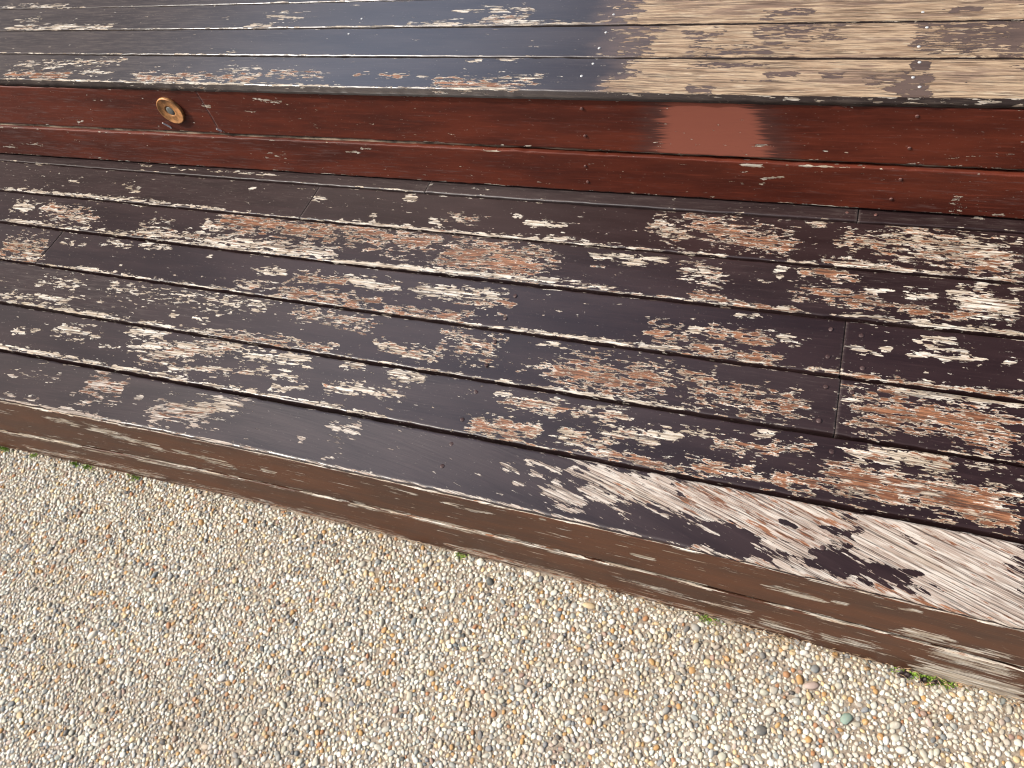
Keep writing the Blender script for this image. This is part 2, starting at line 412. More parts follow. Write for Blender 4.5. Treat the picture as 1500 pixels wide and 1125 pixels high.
# ---------------------------------------------------------------- node helper
class NT:
    def __init__(self, name):
        self.m = bpy.data.materials.new(name)
        self.m.use_nodes = True
        self.t = self.m.node_tree
        self.b = self.t.nodes['Principled BSDF']
    def n(self, typ, **kw):
        nd = self.t.nodes.new(typ)
        for k, v in kw.items():
            setattr(nd, k, v)
        return nd
    def put(self, sock, v):
        if isinstance(v, bpy.types.NodeSocket):
            self.t.links.new(v, sock)
        elif v is not None:
            sock.default_value = v
    def attr(self, name, out='Fac'):
        return self.n('ShaderNodeAttribute', attribute_name=name).outputs[out]
    def math(self, op, a, b=None, c=None, clamp=False):
        nd = self.n('ShaderNodeMath', operation=op, use_clamp=clamp)
        for i, v in enumerate((a, b, c)):
            self.put(nd.inputs[i], v)
        return nd.outputs[0]
    def vmath(self, op, a, b):
        nd = self.n('ShaderNodeVectorMath', operation=op)
        self.put(nd.inputs[0], a); self.put(nd.inputs[1], b)
        return nd.outputs[0]
    def noise(self, vec, scale, detail=4, rough=0.6, dist=0.0, out=0):
        nd = self.n('ShaderNodeTexNoise')
        self.put(nd.inputs['Vector'], self.vmath('MULTIPLY', vec, scale))
        nd.inputs['Scale'].default_value = 1.0
        nd.inputs['Detail'].default_value = detail
        nd.inputs['Roughness'].default_value = rough
        nd.inputs['Distortion'].default_value = dist
        return nd.outputs[out]
    def voro(self, vec, scale, feature='F1', out='Color'):
        nd = self.n('ShaderNodeTexVoronoi', feature=feature)
        self.put(nd.inputs['Vector'], self.vmath('MULTIPLY', vec, scale))
        nd.inputs['Scale'].default_value = 1.0
        return nd.outputs[out]
    def sep(self, c):
        nd = self.n('ShaderNodeSeparateColor')
        self.put(nd.inputs[0], c)
        return nd.outputs[0]
    def ss(self, v, lo, hi, a=0.0, b=1.0):
        nd = self.n('ShaderNodeMapRange', interpolation_type='SMOOTHSTEP')
        self.put(nd.inputs[0], v)
        for i, x in enumerate((lo, hi, a, b)):
            nd.inputs[i + 1].default_value = x
        return nd.outputs[0]
    def mix(self, f, a, b, mode='MIX'):
        nd = self.n('ShaderNodeMix', data_type='RGBA', blend_type=mode)
        self.put(nd.inputs[0], f)
        for i, v in ((6, a), (7, b)):
            if isinstance(v, tuple):
                v = v + (1.0,) if len(v) == 3 else v
            self.put(nd.inputs[i], v)
        return nd.outputs[2]
    def bump(self, h, dist, strength=1.0, normal=None):
        nd = self.n('ShaderNodeBump')
        nd.inputs['Distance'].default_value = dist
        nd.inputs['Strength'].default_value = strength
        self.put(nd.inputs['Height'], h)
        if normal is not None:
            self.put(nd.inputs['Normal'], normal)
        return nd.outputs[0]
    def out(self, col, rough, normal=None, spec=0.5):
        self.put(self.b.inputs['Base Color'], col if not isinstance(col, tuple) else col + (1,))
        self.put(self.b.inputs['Roughness'], rough)
        self.b.inputs['Specular IOR Level'].default_value = spec
        if normal is not None:
            self.put(self.b.inputs['Normal'], normal)
        return self.m

def painted_wood(name, dark, light, rough, flake=(60, 165), wood_tone=((0.31, 0.235, 0.165), (0.57, 0.49, 0.395), (0.74, 0.695, 0.615)), dustcol=(0.16, 0.14, 0.135), spec=0.5, has_tan=False, has_repaint=False, coat=0.0):
    """Old paint over weathered timber; where the wear field is high the paint has flaked off."""
    k = NT(name)
    g = k.attr('grain', 'Vector')
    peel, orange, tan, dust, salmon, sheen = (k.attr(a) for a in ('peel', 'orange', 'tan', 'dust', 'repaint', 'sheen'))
    n1 = k.noise(g, (flake[0], flake[1], 1), 4, 0.6)
    n1b = k.noise(g, (flake[0] * 2.2, flake[1] * 2.6, 3), 4, 0.65)
    cell = k.sep(k.voro(g, (flake[0] * 1.15, flake[1] * 1.7, 1)))
    n3 = k.noise(g, (7, 30, 5), 1, 0.5)
    lev = k.math('MULTIPLY_ADD', k.math('SUBTRACT', n1, 0.5), 2.1, peel)
    lev = k.math('MULTIPLY_ADD', k.math('SUBTRACT', cell, 0.5), 0.46, lev)
    lev = k.math('MULTIPLY_ADD', k.math('SUBTRACT', n1b, 0.5), 1.15, lev)
    lev = k.math('MULTIPLY_ADD', k.math('SUBTRACT', n3, 0.5), 0.45, lev)
    mask = k.ss(lev, 0.475, 0.525)
    # bare timber
    fib = k.noise(g, (15, 800, 7), 3, 0.65)
    fib2 = k.noise(g, (26, 260, 9), 4, 0.6)
    cream = k.mix(k.ss(fib, 0.33, 0.66), wood_tone[0], wood_tone[1])
    cream = k.mix(k.ss(fib2, 0.44, 0.62, 0, 0.85), cream, wood_tone[2])
    grey = k.ss(k.noise(g, (4, 18, 3), 3, 0.6), 0.5, 0.68, 0, 0.45)
    cream = k.mix(grey, cream, (0.35, 0.275, 0.185))
    org = k.mix(k.ss(fib2, 0.35, 0.65), (0.130, 0.049, 0.025), (0.315, 0.140, 0.070))
    deep = k.ss(lev, 0.53, 0.74)
    of = k.math('MULTIPLY_ADD', orange, 1.9, k.math('MULTIPLY', k.math('SUBTRACT', k.noise(g, (42, 210, 11), 4, 0.65), 0.5), 4.2))
    of = k.math('MULTIPLY', k.ss(k.math('SUBTRACT', of, 0.55), 0.0, 0.45), deep)
    wood = k.mix(of, cream, org)
    if has_tan:
        tanc = k.mix(k.ss(k.noise(g, (15, 120, 13), 6, 0.72), 0.36, 0.62), (0.25, 0.165, 0.105), (0.42, 0.305, 0.20))
        tanc = k.mix(k.ss(k.noise(g, (22, 130, 17), 5, 0.7), 0.53, 0.68, 0, 0.65), tanc, (0.55, 0.45, 0.325))
        tanc = k.mix(k.ss(k.noise(g, (6, 36, 18), 5, 0.68), 0.53, 0.63, 0, 0.75), tanc, (0.17, 0.11, 0.083))
        wood = k.mix(tan, wood, tanc)
    crack = k.ss(k.noise(g, (13, 760, 19), 2, 0.65), 0.545, 0.63)
    wood = k.mix(k.math('MULTIPLY', crack, 0.8), wood, (0.075, 0.045, 0.034))
    # paint
    pv = k.noise(g, (5, 26, 23), 5, 0.6)
    paint = k.mix(k.ss(pv, 0.33, 0.67), dark, light)
    st = k.noise(g, (16, 330, 29), 3, 0.68)
    paint = k.mix(k.ss(st, 0.5, 0.8, 0, 0.30), paint, tuple(min(1, c * 2.2 + 0.008) for c in light))
    if has_tan:
        worn = k.math('MULTIPLY', tan, k.ss(k.noise(g, (9, 60, 31), 4, 0.6), 0.3, 0.6, 0.45, 1.0))
        paint = k.mix(worn, paint, (0.105, 0.070, 0.056))
    sc = k.noise(g, (24, 280, 37), 5, 0.72)
    scf = k.math('MULTIPLY', k.ss(k.math('MULTIPLY_ADD', dust, 0.22, sc), 0.60, 0.86), k.ss(dust, 0.0, 0.25))
    paint = k.mix(k.math('MULTIPLY', scf, 0.85), paint, dustcol)
    speck = k.ss(k.noise(g, (190, 420, 41), 2, 0.5), 0.70, 0.74, 0, 0.35)
    paint = k.mix(speck, paint, (0.30, 0.26, 0.23))
    if has_repaint:
        rp = k.math('MULTIPLY_ADD', k.math('SUBTRACT', k.noise(g, (11, 480, 43), 4, 0.65), 0.5), 2.0, salmon)
        rpm = k.ss(rp, 0.30, 0.70)
        paint = k.mix(k.ss(rp, -0.7, 0.35, 0, 0.55), paint, (0.060, 0.034, 0.031))
        paint = k.mix(rpm, paint, k.mix(pv, (0.235, 0.072, 0.047), (0.262, 0.084, 0.054)))
    # thin stained rim beside bare spots
    rim = k.ss(lev, 0.34, 0.475, 0, 0.45)
    paint = k.mix(k.math('MULTIPLY', rim, k.ss(fib2, 0.45, 0.6)), paint, tuple(c * 0.55 for c in dark))
    col = k.mix(mask, paint, wood)
    # relief: paint film stands proud, timber is furrowed
    hw = k.math('MULTIPLY_ADD', fib, 0.9, k.math('MULTIPLY', crack, -0.7))
    hp = k.math('MULTIPLY_ADD', st, 0.13, 0.95)
    hgt = k.n('ShaderNodeMix', data_type='FLOAT')
    k.put(hgt.inputs[0], mask); k.put(hgt.inputs[2], hp); k.put(hgt.inputs[3], hw)
    nrm = k.bump(hgt.outputs[0], 0.0014, 0.9)
    rg = k.math('MULTIPLY_ADD', pv, 0.22, rough - 0.11)
    rg = k.math('MULTIPLY_ADD', dust, 0.22, rg)
    if has_repaint:
        rg = k.math('MULTIPLY_ADD', rpm, 0.45, rg)
    rg = k.math('MAXIMUM', rg, k.math('MULTIPLY', mask, 0.8), clamp=True)
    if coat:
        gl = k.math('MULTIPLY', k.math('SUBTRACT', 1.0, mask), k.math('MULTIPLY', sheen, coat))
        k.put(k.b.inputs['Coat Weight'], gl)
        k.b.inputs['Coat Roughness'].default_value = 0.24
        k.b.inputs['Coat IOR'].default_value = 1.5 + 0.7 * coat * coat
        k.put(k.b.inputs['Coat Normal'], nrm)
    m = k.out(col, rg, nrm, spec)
    if coat:                                              # gloss band put in to imitate open-sky reflection, matte to either side
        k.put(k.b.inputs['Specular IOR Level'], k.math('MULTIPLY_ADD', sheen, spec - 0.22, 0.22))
    return m

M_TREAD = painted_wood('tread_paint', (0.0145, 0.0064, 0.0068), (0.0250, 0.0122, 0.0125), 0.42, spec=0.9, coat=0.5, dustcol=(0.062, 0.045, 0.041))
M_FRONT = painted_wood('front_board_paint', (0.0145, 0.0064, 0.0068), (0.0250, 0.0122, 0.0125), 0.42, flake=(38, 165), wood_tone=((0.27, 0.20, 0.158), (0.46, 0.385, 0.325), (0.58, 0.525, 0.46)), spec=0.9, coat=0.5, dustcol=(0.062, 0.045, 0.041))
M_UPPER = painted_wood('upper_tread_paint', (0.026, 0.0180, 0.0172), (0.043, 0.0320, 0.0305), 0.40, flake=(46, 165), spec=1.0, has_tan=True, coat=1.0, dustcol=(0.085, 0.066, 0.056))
M_RISER = painted_wood('riser_paint', (0.058, 0.0115, 0.0065), (0.115, 0.0225, 0.0105), 0.45, dustcol=(0.13, 0.075, 0.068), has_repaint=True, spec=0.28)
M_FASCIA = painted_wood('fascia_paint', (0.054, 0.0205, 0.0110), (0.098, 0.0360, 0.0165), 0.5, flake=(22, 260), dustcol=(0.085, 0.058, 0.042), spec=0.35)

def simple(name, col, rough, metallic=0.0, var=0.3, scale=180, bump=0.0):
    k = NT(name)
    co = k.n('ShaderNodeTexCoord').outputs['Object']
    nz = k.noise(co, (scale,) * 3, 4, 0.6)
    c = k.mix(k.ss(nz, 0.3, 0.7), tuple(x * (1 - var) for x in col), tuple(min(1, x * (1 + var)) for x in col))
    k.b.inputs['Metallic'].default_value = metallic
    return k.out(c, rough, k.bump(nz, bump) if bump else None)

M_NAIL_DARK = simple('painted_nail', (0.052, 0.028, 0.026), 0.5, 0, 0.4, 400, 0.0004)
M_NAIL_RED = simple('red_painted_nail', (0.13, 0.06, 0.05), 0.5, 0, 0.4, 400, 0.0004)
M_NAIL_STEEL = simple('galvanised_nail', (0.50, 0.50, 0.49), 0.5, 0.2, 0.2, 500)
M_PIN = simple('bright_nail', (0.80, 0.80, 0.79), 0.4, 0, 0.1, 500)
M_JOIST = simple('joist_timber', (0.045, 0.028, 0.02), 0.85, 0, 0.4, 60, 0.001)
M_BRASS = simple('tarnished_copper_ring', (0.40, 0.19, 0.072), 0.45, 0.3, 0.5, 70, 0.0003)
M_LENS = simple('frosted_lens', (0.12, 0.125, 0.115), 0.3, 0, 0.2, 200)
M_MOSS = simple('moss_green', (0.17, 0.27, 0.030), 0.7, 0, 0.5, 300)
M_DEAD = simple('dead_leaf_brown', (0.022, 0.011, 0.010), 0.6, 0, 0.5, 300, 0.0005)
M_STRAW = simple('dry_straw', (0.36, 0.25, 0.15), 0.7, 0, 0.5, 90)
M_SOIL = simple('gritty_soil', (0.13, 0.098, 0.07), 0.95, 0, 0.65, 420, 0.003)

# ---------------------------------------------------------------- mesh helpers
def mesh_from(name, verts, faces, mat, smooth=True, parent=None, attrs=None):
    me = bpy.data.meshes.new(name)
    me.from_pydata(verts.tolist() if isinstance(verts, np.ndarray) else verts, [], faces.tolist() if isinstance(faces, np.ndarray) else faces)
    me.materials.append(mat)
    if smooth:
        me.polygons.foreach_set('use_smooth', np.ones(len(me.polygons), bool))
    for an, (tp, data) in (attrs or {}).items():
        a = me.attributes.new(an, tp, 'POINT')
        key = {'FLOAT': 'value', 'FLOAT_VECTOR': 'vector', 'FLOAT_COLOR': 'color'}[tp]
        a.data.foreach_set(key, np.asarray(data, np.float32).ravel())
    o = bpy.data.objects.new(name, me)
    COL.objects.link(o)
    o.parent = parent
    return o

def empty(name, loc, label=None, cat=None, group=None):
    o = bpy.data.objects.new(name, None)
    o.empty_display_size = 0.05
    o.location = loc
    COL.objects.link(o)
    tag(o, label, cat, group)
    return o

def tag(o, label=None, cat=None, group=None, kind=None):
    for k, v in (('label', label), ('category', cat), ('group', group), ('kind', kind)):
        if v:
            o[k] = v
    return o

def vnoise(x, seed, amp, step):
    """smooth 1-D wobble for uneven edges"""
    r = np.random.default_rng(seed)
    xs = np.arange(-6, 6, step)
    return np.interp(x, xs, r.normal(0, amp, len(xs)))

def lattice(U, W, su, sw, seed):
    """2-D value noise, about -1..1"""
    r = np.random.default_rng(seed)
    T = r.uniform(-1, 1, (64, 64))
    x, y = U / su + 1000, W / sw + 1000
    xi, yi = np.floor(x).astype(int), np.floor(y).astype(int)
    fx, fy = x - xi, y - yi
    fx, fy = fx * fx * (3 - 2 * fx), fy * fy * (3 - 2 * fy)
    g = lambda i, j: T[(xi + i) % 64, (yi + j) % 64]
    return (g(0, 0) * (1 - fx) + g(1, 0) * fx) * (1 - fy) + (g(0, 1) * (1 - fx) + g(1, 1) * fx) * fy

def wear(name, U, Wd):
    sd = sum(ord(c) * (i + 3) for i, c in enumerate(name))
    peel = np.full(U.shape, -0.22); org = np.full(U.shape, 0.15); tan = np.zeros(U.shape)
    neg = []
    best = np.zeros(U.shape)
    Uw = U + 0.012 * lattice(U, Wd, 0.035, 0.011, sd) + 0.005 * lattice(U, Wd, 0.012, 0.005, sd + 1)
    Ww = Wd + 0.0028 * lattice(U, Wd, 0.022, 0.012, sd + 2) + 0.0014 * lattice(U, Wd, 0.009, 0.005, sd + 3)
    gaps = lattice(U, Wd, 0.030, 0.02, sd + 4) + 0.5 * lattice(U, Wd, 0.011, 0.01, sd + 5)
    for (u0, w0, u1, w1, hw, s, o, t) in PATCH.get(name, []):
        du, dw = u1 - u0, w1 - w0
        L = max(math.hypot(du, dw), 1e-4)
        ca, sa = du / L, dw / L
        k = 1.0 if hw > 0.006 else 0.35
        uu, ww = U + (Uw - U) * min(1, L / 0.03), Wd + (Ww - Wd) * k
        a = (uu - (u0 + u1) / 2) * ca + (ww - (w0 + w1) / 2) * sa
        b = -(uu - (u0 + u1) / 2) * sa + (ww - (w0 + w1) / 2) * ca
        hl = L / 2
        fl = min(hl * 0.55, max(0.010, 2.2 * hw))
        da = np.clip((np.abs(a) - hl + fl * 0.55) / fl, 0, 2)
        if s > 0.99 and hw > 0.012:
            db = np.clip((np.abs(b) / hw - 0.45) / 1.1, 0, 2)
        else:
            db = np.clip(np.abs(b) / max(hw * 2.45, 0.0026), 0, 2)
        f = np.clip(1 - np.sqrt(da * da + db * db), 0, 1)
        if s < 0:
            neg.append((np.clip(f * 1.7, 0, 1), -s))
            continue
        if L > 0.12 and hw < 0.0055:                      # worn arris: broken into bits
            s = s - 0.06 + 0.32 * gaps
        v = (s * 0.74 + 0.30) * f - 0.22
        peel = np.maximum(peel, v)
        g = f > best
        org = np.where(g, o, org)
        best = np.maximum(best, f * 0.98)
        if t:
            tan = np.maximum(tan, np.clip(f * 2.4, 0, 1))
    for f, s in neg:
        peel = np.where(peel > 0, peel * (1 - s * f * 0.95), peel)
    return peel, org, tan

_board_seed = [0]
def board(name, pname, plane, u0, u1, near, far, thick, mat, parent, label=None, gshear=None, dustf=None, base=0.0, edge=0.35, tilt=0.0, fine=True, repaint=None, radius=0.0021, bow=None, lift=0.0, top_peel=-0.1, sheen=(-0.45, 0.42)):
    """One plank.  plane 'T' (lies flat, near/far are Y lines) or 'V' (stands, near/far are Z lines, front at Y=bow)."""
    _board_seed[0] += 1
    sd = _board_seed[0]
    if fine:
        inner = np.arange(max(u0, -2.15), min(u1, 0.55), 0.0042)
        us = np.unique(np.round(np.concatenate([[u0, u0 + 0.0015], inner[(inner > u0 + 0.003) & (inner < u1 - 0.003)], [u1 - 0.0015, u1],
              np.arange(u0 + 0.02, u1 - 0.01, 0.06)]), 4))
    else:
        us = np.unique(np.round(np.concatenate([np.arange(u0, u1, 0.05), [u1]]), 4))
    r = radius
    nv = 40 if fine else 8
    t = np.linspace(0, 1, nv)
    # cross-section (fraction across, offset across, depth)
    prof = [(0, 0, thick), (0, 0, thick * 0.55), (0, 0, r), (0, r * 0.13, r * 0.5), (0, r * 0.5, r * 0.13)]
    prof += [(tt, r * (1 - 2 * tt), 0.0) for tt in t]
    prof += [(1, -r * 0.5, r * 0.13), (1, -r * 0.13, r * 0.5), (1, 0, r), (1, 0, thick)]
    fr = np.array([q[0] for q in prof]); of = np.array([q[1] for q in prof]); dp = np.array([q[2] for q in prof])
    nl = near(us) + vnoise(us, sd * 11, 0.00045, 0.013)
    fl = far(us) + vnoise(us, sd * 11 + 5, 0.00045, 0.013)
    endf = np.zeros(len(us)); endf[0] = endf[-1] = 0.0005
    Wd = nl[:, None] + (fl - nl)[:, None] * fr[None] + of[None]
    U = np.repeat(us[:, None], len(prof), 1)
    cup = 0.0007 * ((2 * fr - 1) ** 2)
    D = dp[None] - lift - cup[None] + endf[:, None] + vnoise(us, sd * 7, 0.0005, 0.35)[:, None]
    D = D + tilt * (fr - 0.5)[None]
    # arc coordinate so that wear wraps over the rounded edge
    arc = np.where(fr[None] == 0, nl[:, None] + of[None] - dp[None], np.where((fr[None] == 1) & (dp[None] > 0), fl[:, None] + dp[None], Wd))
    peel, org, tan = wear(pname, U, arc)
    # paint is thin along the arrises
    en = np.exp(-((np.abs(arc - nl[:, None] - r * 0.5)) / 0.0022) ** 2)
    ef = np.exp(-((np.abs(arc - fl[:, None] + r * 0.3)) / 0.0018) ** 2)
    ev = edge - 0.08 + (vnoise(us, sd * 13, 0.30, 0.04) + vnoise(us, sd * 17, 0.22, 0.013))[:, None]
    peel = np.maximum(peel, (ev + 0.12) * en - 0.12)
    peel = np.maximum(peel, (ev * 0.75 + 0.05) * ef - 0.12)
    side = np.broadcast_to(dp[None] > r * 0.6, peel.shape)
    if plane == 'T' and pname != 'nosing':
        peel = np.where(side, np.minimum(peel, 0.0), peel); tan = np.where(side, 0, tan)
    elif plane == 'V':
        peel = np.where(side & (fr[None] == 1), np.maximum(peel, top_peel), np.where(side, np.minimum(peel, 0.1), peel))
    else:
        peel = np.where(side, np.minimum(peel, 0.2), peel); tan = np.where(side, 0, tan)
    peel = peel + base
    G = gshear(us) if gshear is not None else 0.010 * np.sin(us * 2.1 + sd)
    seedo = sd * 3.7
    grain = np.stack([U + seedo, arc - np.broadcast_to(G, us.shape)[:, None] + sd * 0.61, np.full(U.shape, sd * 1.3)], -1)
    du = dustf(U, arc, fr[None]) if dustf is not None else np.zeros(U.shape)
    du = np.broadcast_to(du, U.shape).copy()
    for e in (u0, u1):                                    # grime packed into butt joints
        if X0 < e < X1:
            du += 1.1 * np.exp(-(np.abs(U - e) / 0.0022) ** 2)
    if pname == 'nosing':
        du = np.where(dp[None] > r, 1.0, du)
    rp = repaint(U, arc) if repaint is not None else np.full(U.shape, -1.0)
    nU, nP = U.shape
    if plane == 'T':
        V = np.stack([U, Wd, parent['level'] - D], -1)
    else:
        V = np.stack([U, bow(U) + D, Wd], -1)
    idx = np.arange(nU * nP).reshape(nU, nP)
    a, b, c, d = idx[:-1, :-1].ravel(), idx[1:, :-1].ravel(), idx[1:, 1:].ravel(), idx[:-1, 1:].ravel()
    F = np.stack([a, b, c, d], 1).tolist()
    F.append(idx[0, ::1].tolist()); F.append(idx[-1, ::-1].tolist())
    F += np.stack([idx[:-1, -1], idx[1:, -1], idx[1:, 0], idx[:-1, 0]], 1).tolist()
    o = mesh_from(name, V.reshape(-1, 3) - np.array(parent.location), F, mat, True, parent, {
        'peel': ('FLOAT', peel), 'orange': ('FLOAT', org), 'tan': ('FLOAT', tan), 'dust': ('FLOAT', np.broadcast_to(du, U.shape)),
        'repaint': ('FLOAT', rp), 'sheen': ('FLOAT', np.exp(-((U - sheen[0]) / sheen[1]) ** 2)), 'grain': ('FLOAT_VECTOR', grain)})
    if label:
        o['label'] = label
    return o

# nail with a slightly domed head; local +Z points out of the board
def nail_mesh(name, r, h, mat):
    n = 12
    V = []; F = []
    for (rr, z) in ((r * 0.55, -0.004), (r * 0.98, -0.0002), (r, h * 0.45), (r * 0.82, h * 0.9), (r * 0.3, h)):
        for i in range(n):
            an = 2 * math.pi * i / n
            V.append((rr * math.cos(an), rr * math.sin(an), z))
    for k in range(4):
        for i in range(n):
            j = (i + 1) % n
            F.append((k * n + i, k * n + j, (k + 1) * n + j, (k + 1) * n + i))
    F.append(tuple(range(4 * n, 5 * n)))
    me = bpy.data.meshes.new(name)
    me.from_pydata(V, [], F)
    me.materials.append(mat)
    me.polygons.foreach_set('use_smooth', np.ones(len(F), bool))
    return me
NM_DARK = nail_mesh('painted_nail', 0.0032, 0.0011, M_NAIL_DARK)
NM_RED = nail_mesh('red_nail', 0.0024, 0.0009, M_NAIL_RED)
NM_STEEL = nail_mesh('steel_nail', 0.0022, 0.0010, M_NAIL_STEEL)
def nails(pname, brd, me, plane, z=0.0):
    for (u, w) in NAILS.get(pname, []):
        if not (brd['u0'] <= u <= brd['u1']):
            continue
        o = bpy.data.objects.new('nail', me)
        COL.objects.link(o)
        o.parent = brd
        off = brd.parent.location
        if plane == 'T':
            o.location = Vector((u, w, z + 0.0004)) - off
            o.rotation_euler = (rng.normal(0, .12), rng.normal(0, .12), rng.uniform(0, 6))
        else:
            o.location = Vector((u, z - 0.0004, w)) - off
            o.rotation_euler = (math.pi / 2 + rng.normal(0, .12), rng.normal(0, .12), rng.normal(0, .1))

X0, X1 = -3.4, 1.5
# ---------------------------------------------------------------- pavement
def pavement_material():
    k = NT('pebbled_concrete')
    co = k.n('ShaderNodeTexCoord').outputs['Object']
    n = k.noise(co, (14, 14, 14), 5, 0.6)
    f = k.noise(co, (420, 420, 420), 4, 0.7)
    mortar = k.mix(k.ss(n, 0.3, 0.7), (0.33, 0.275, 0.205), (0.43, 0.365, 0.285))
    mortar = k.mix(k.ss(f, 0.35, 0.7), tuple(c * 0.62 for c in (0.33, 0.26, 0.2)), mortar)
    # beyond the modelled stones the surface goes on as a fine pebble pattern
    geo = k.n('ShaderNodeNewGeometry').outputs['Position']
    cellc = k.voro(geo, (150, 150, 150))
    edge = k.voro(geo, (150, 150, 150), 'DISTANCE_TO_EDGE', 'Distance')
    st = k.sep(cellc)
    stone = k.mix(st, (0.38, 0.32, 0.25), (0.66, 0.62, 0.56))
    far = k.attr('far')
    stone = k.mix(k.ss(edge, 0.02, 0.16), (0.20, 0.16, 0.12), stone)
    col = k.mix(far, mortar, stone)
    h = k.math('MULTIPLY_ADD', k.math('MULTIPLY', k.ss(edge, 0.0, 0.3), far), 3.0, f)
    return k.out(col, 0.9, k.bump(h, 0.0012, 0.8), 0.25)

PX0, PX1, PY0 = -1.66, 0.46, -0.64
def in_patch(x, y):                          # where stones are modelled one by one
    return (x > PX0) & (x < PX1) & (y < 0.004) & (y > -0.60 + 0.30 * (x + 0.956)) & (y > PY0)
gx = np.unique(np.concatenate([np.linspace(-60, -4, 12), np.arange(-3.5, 1.8, 0.06), np.linspace(2, 60, 12)]))
gy = np.unique(np.concatenate([np.linspace(-60, -3, 12), np.arange(-2.0, 0.3, 0.06), np.linspace(0.5, 60, 14)]))
GX, GY = np.meshgrid(gx, gy, indexing='ij')
GZZ = np.full(GX.shape, GZ)
far_a = 1.0 - in_patch(GX, np.minimum(GY, 0)).astype(float)
ii = np.arange(GX.size).reshape(GX.shape)
F = np.stack([ii[:-1, :-1].ravel(), ii[1:, :-1].ravel(), ii[1:, 1:].ravel(), ii[:-1, 1:].ravel()], 1)
pave = mesh_from('pavement', np.stack([GX, GY, GZZ], -1).reshape(-1, 3), F, pavement_material(), True, None, {'far': ('FLOAT', far_a)})
tag(pave, 'pale exposed aggregate pavement of small pebbles in front of the step', None, None, 'structure')

def pebble_material(name, objcol):
    k = NT(name)
    c = k.n('ShaderNodeObjectInfo').outputs['Color'] if objcol else k.attr('stone', 'Color')
    geo = k.n('ShaderNodeNewGeometry').outputs['Position']
    a = k.noise(geo, (260, 260, 260), 4, 0.65)
    v = k.noise(geo, (90, 90, 300), 3, 0.6, 1.2)
    col = k.mix(k.ss(a, 0.35, 0.75, 0, 0.30), c, (0.30, 0.23, 0.165))
    col = k.mix(k.ss(v, 0.58, 0.70, 0, 0.25), col, (0.85, 0.80, 0.72))
    dirt = k.noise(geo, (4.5, 7.5, 1), 5, 0.62)
    col = k.mix(k.ss(dirt, 0.46, 0.66, 0, 0.42), col, k.mix(0.6, col, (0.23, 0.165, 0.10)))
    return k.out(col, 0.62, k.bump(a, 0.0005, 0.5), 0.4)
M_PEB = pebble_material('pebble_mass', False)
M_PEB1 = pebble_material('pebble_single', True)

# palette: weight, colour
PAL = [(15, (.66, .64, .585)), (21, (.57, .54, .47)), (20, (.48, .445, .375)), (12, (.42, .385, .325)), (7.5, (.62, .53, .395)), (5.5, (.55, .41, .235)),
       (4.0, (.46, .26, .10)), (1.6, (.36, .165, .075)), (7, (.31, .315, .305)), (4.0, (.17, .185, .195)), (1.5, (.06, .065, .07)), (2.2, (.47, .375, .31)), (0.8, (.31, .20, .16))]
pw = np.array([p[0] for p in PAL], float); pw /= pw.sum()
pc = np.array([p[1] for p in PAL])

# icosphere (one subdivision) whose underside, sunk in the mortar, is cut away
def ico(sub):
    p = (1 + 5 ** .5) / 2
    v = [(-1, p, 0), (1, p, 0), (-1, -p, 0), (1, -p, 0), (0, -1, p), (0, 1, p), (0, -1, -p), (0, 1, -p), (p, 0, -1), (p, 0, 1), (-p, 0, -1), (-p, 0, 1)]
    f = [(0, 11, 5), (0, 5, 1), (0, 1, 7), (0, 7, 10), (0, 10, 11), (1, 5, 9), (5, 11, 4), (11, 10, 2), (10, 7, 6), (7, 1, 8), (3, 9, 4), (3, 4, 2), (3, 2, 6), (3, 6, 8), (3, 8, 9), (4, 9, 5), (2, 4, 11), (6, 2, 10), (8, 6, 7), (9, 8, 1)]
    v = [np.array(a) / np.linalg.norm(a) for a in v]
    for _ in range(sub):
        mid = {}; nf = []
        def m(a, b):
            kk = (min(a, b), max(a, b))
            if kk not in mid:
                q = v[a] + v[b]; v.append(q / np.linalg.norm(q)); mid[kk] = len(v) - 1
            return mid[kk]
        for a, b, c in f:
            x, y, z = m(a, b), m(b, c), m(c, a)
            nf += [(a, x, z), (b, y, x), (c, z, y), (x, y, z)]
        f = nf
    return np.array(v), np.array(f)
def cut(v, f, zmin):
    f = f[v[f][:, :, 2].max(1) > zmin]
    used = np.unique(f)
    re = -np.ones(len(v), int); re[used] = np.arange(len(used))
    return v[used], re[f]
def lump(v, seed, amt):
    r = np.random.default_rng(seed)
    s = np.ones(len(v))
    for _ in range(5):
        d = r.normal(size=3); d /= np.linalg.norm(d)
        s += amt * r.uniform(-1, 1) * np.clip(v @ d, 0, 1) ** 2
        c = r.uniform(0.62, 0.9)
        proj = (v * s[:, None]) @ d
        s = np.where(proj > c, s * c / np.maximum(proj, 1e-6), s) if r.random() < 0.7 else s
    return v * s[:, None]
v1, f1 = cut(*ico(1), -0.28)
v0, f0 = cut(*ico(0), -0.1)
BIG = [(lump(v1, 100 + i, 0.42), f1) for i in range(24)]
SMALL = [(lump(v0, 300 + i, 0.35), f0) for i in range(12)]

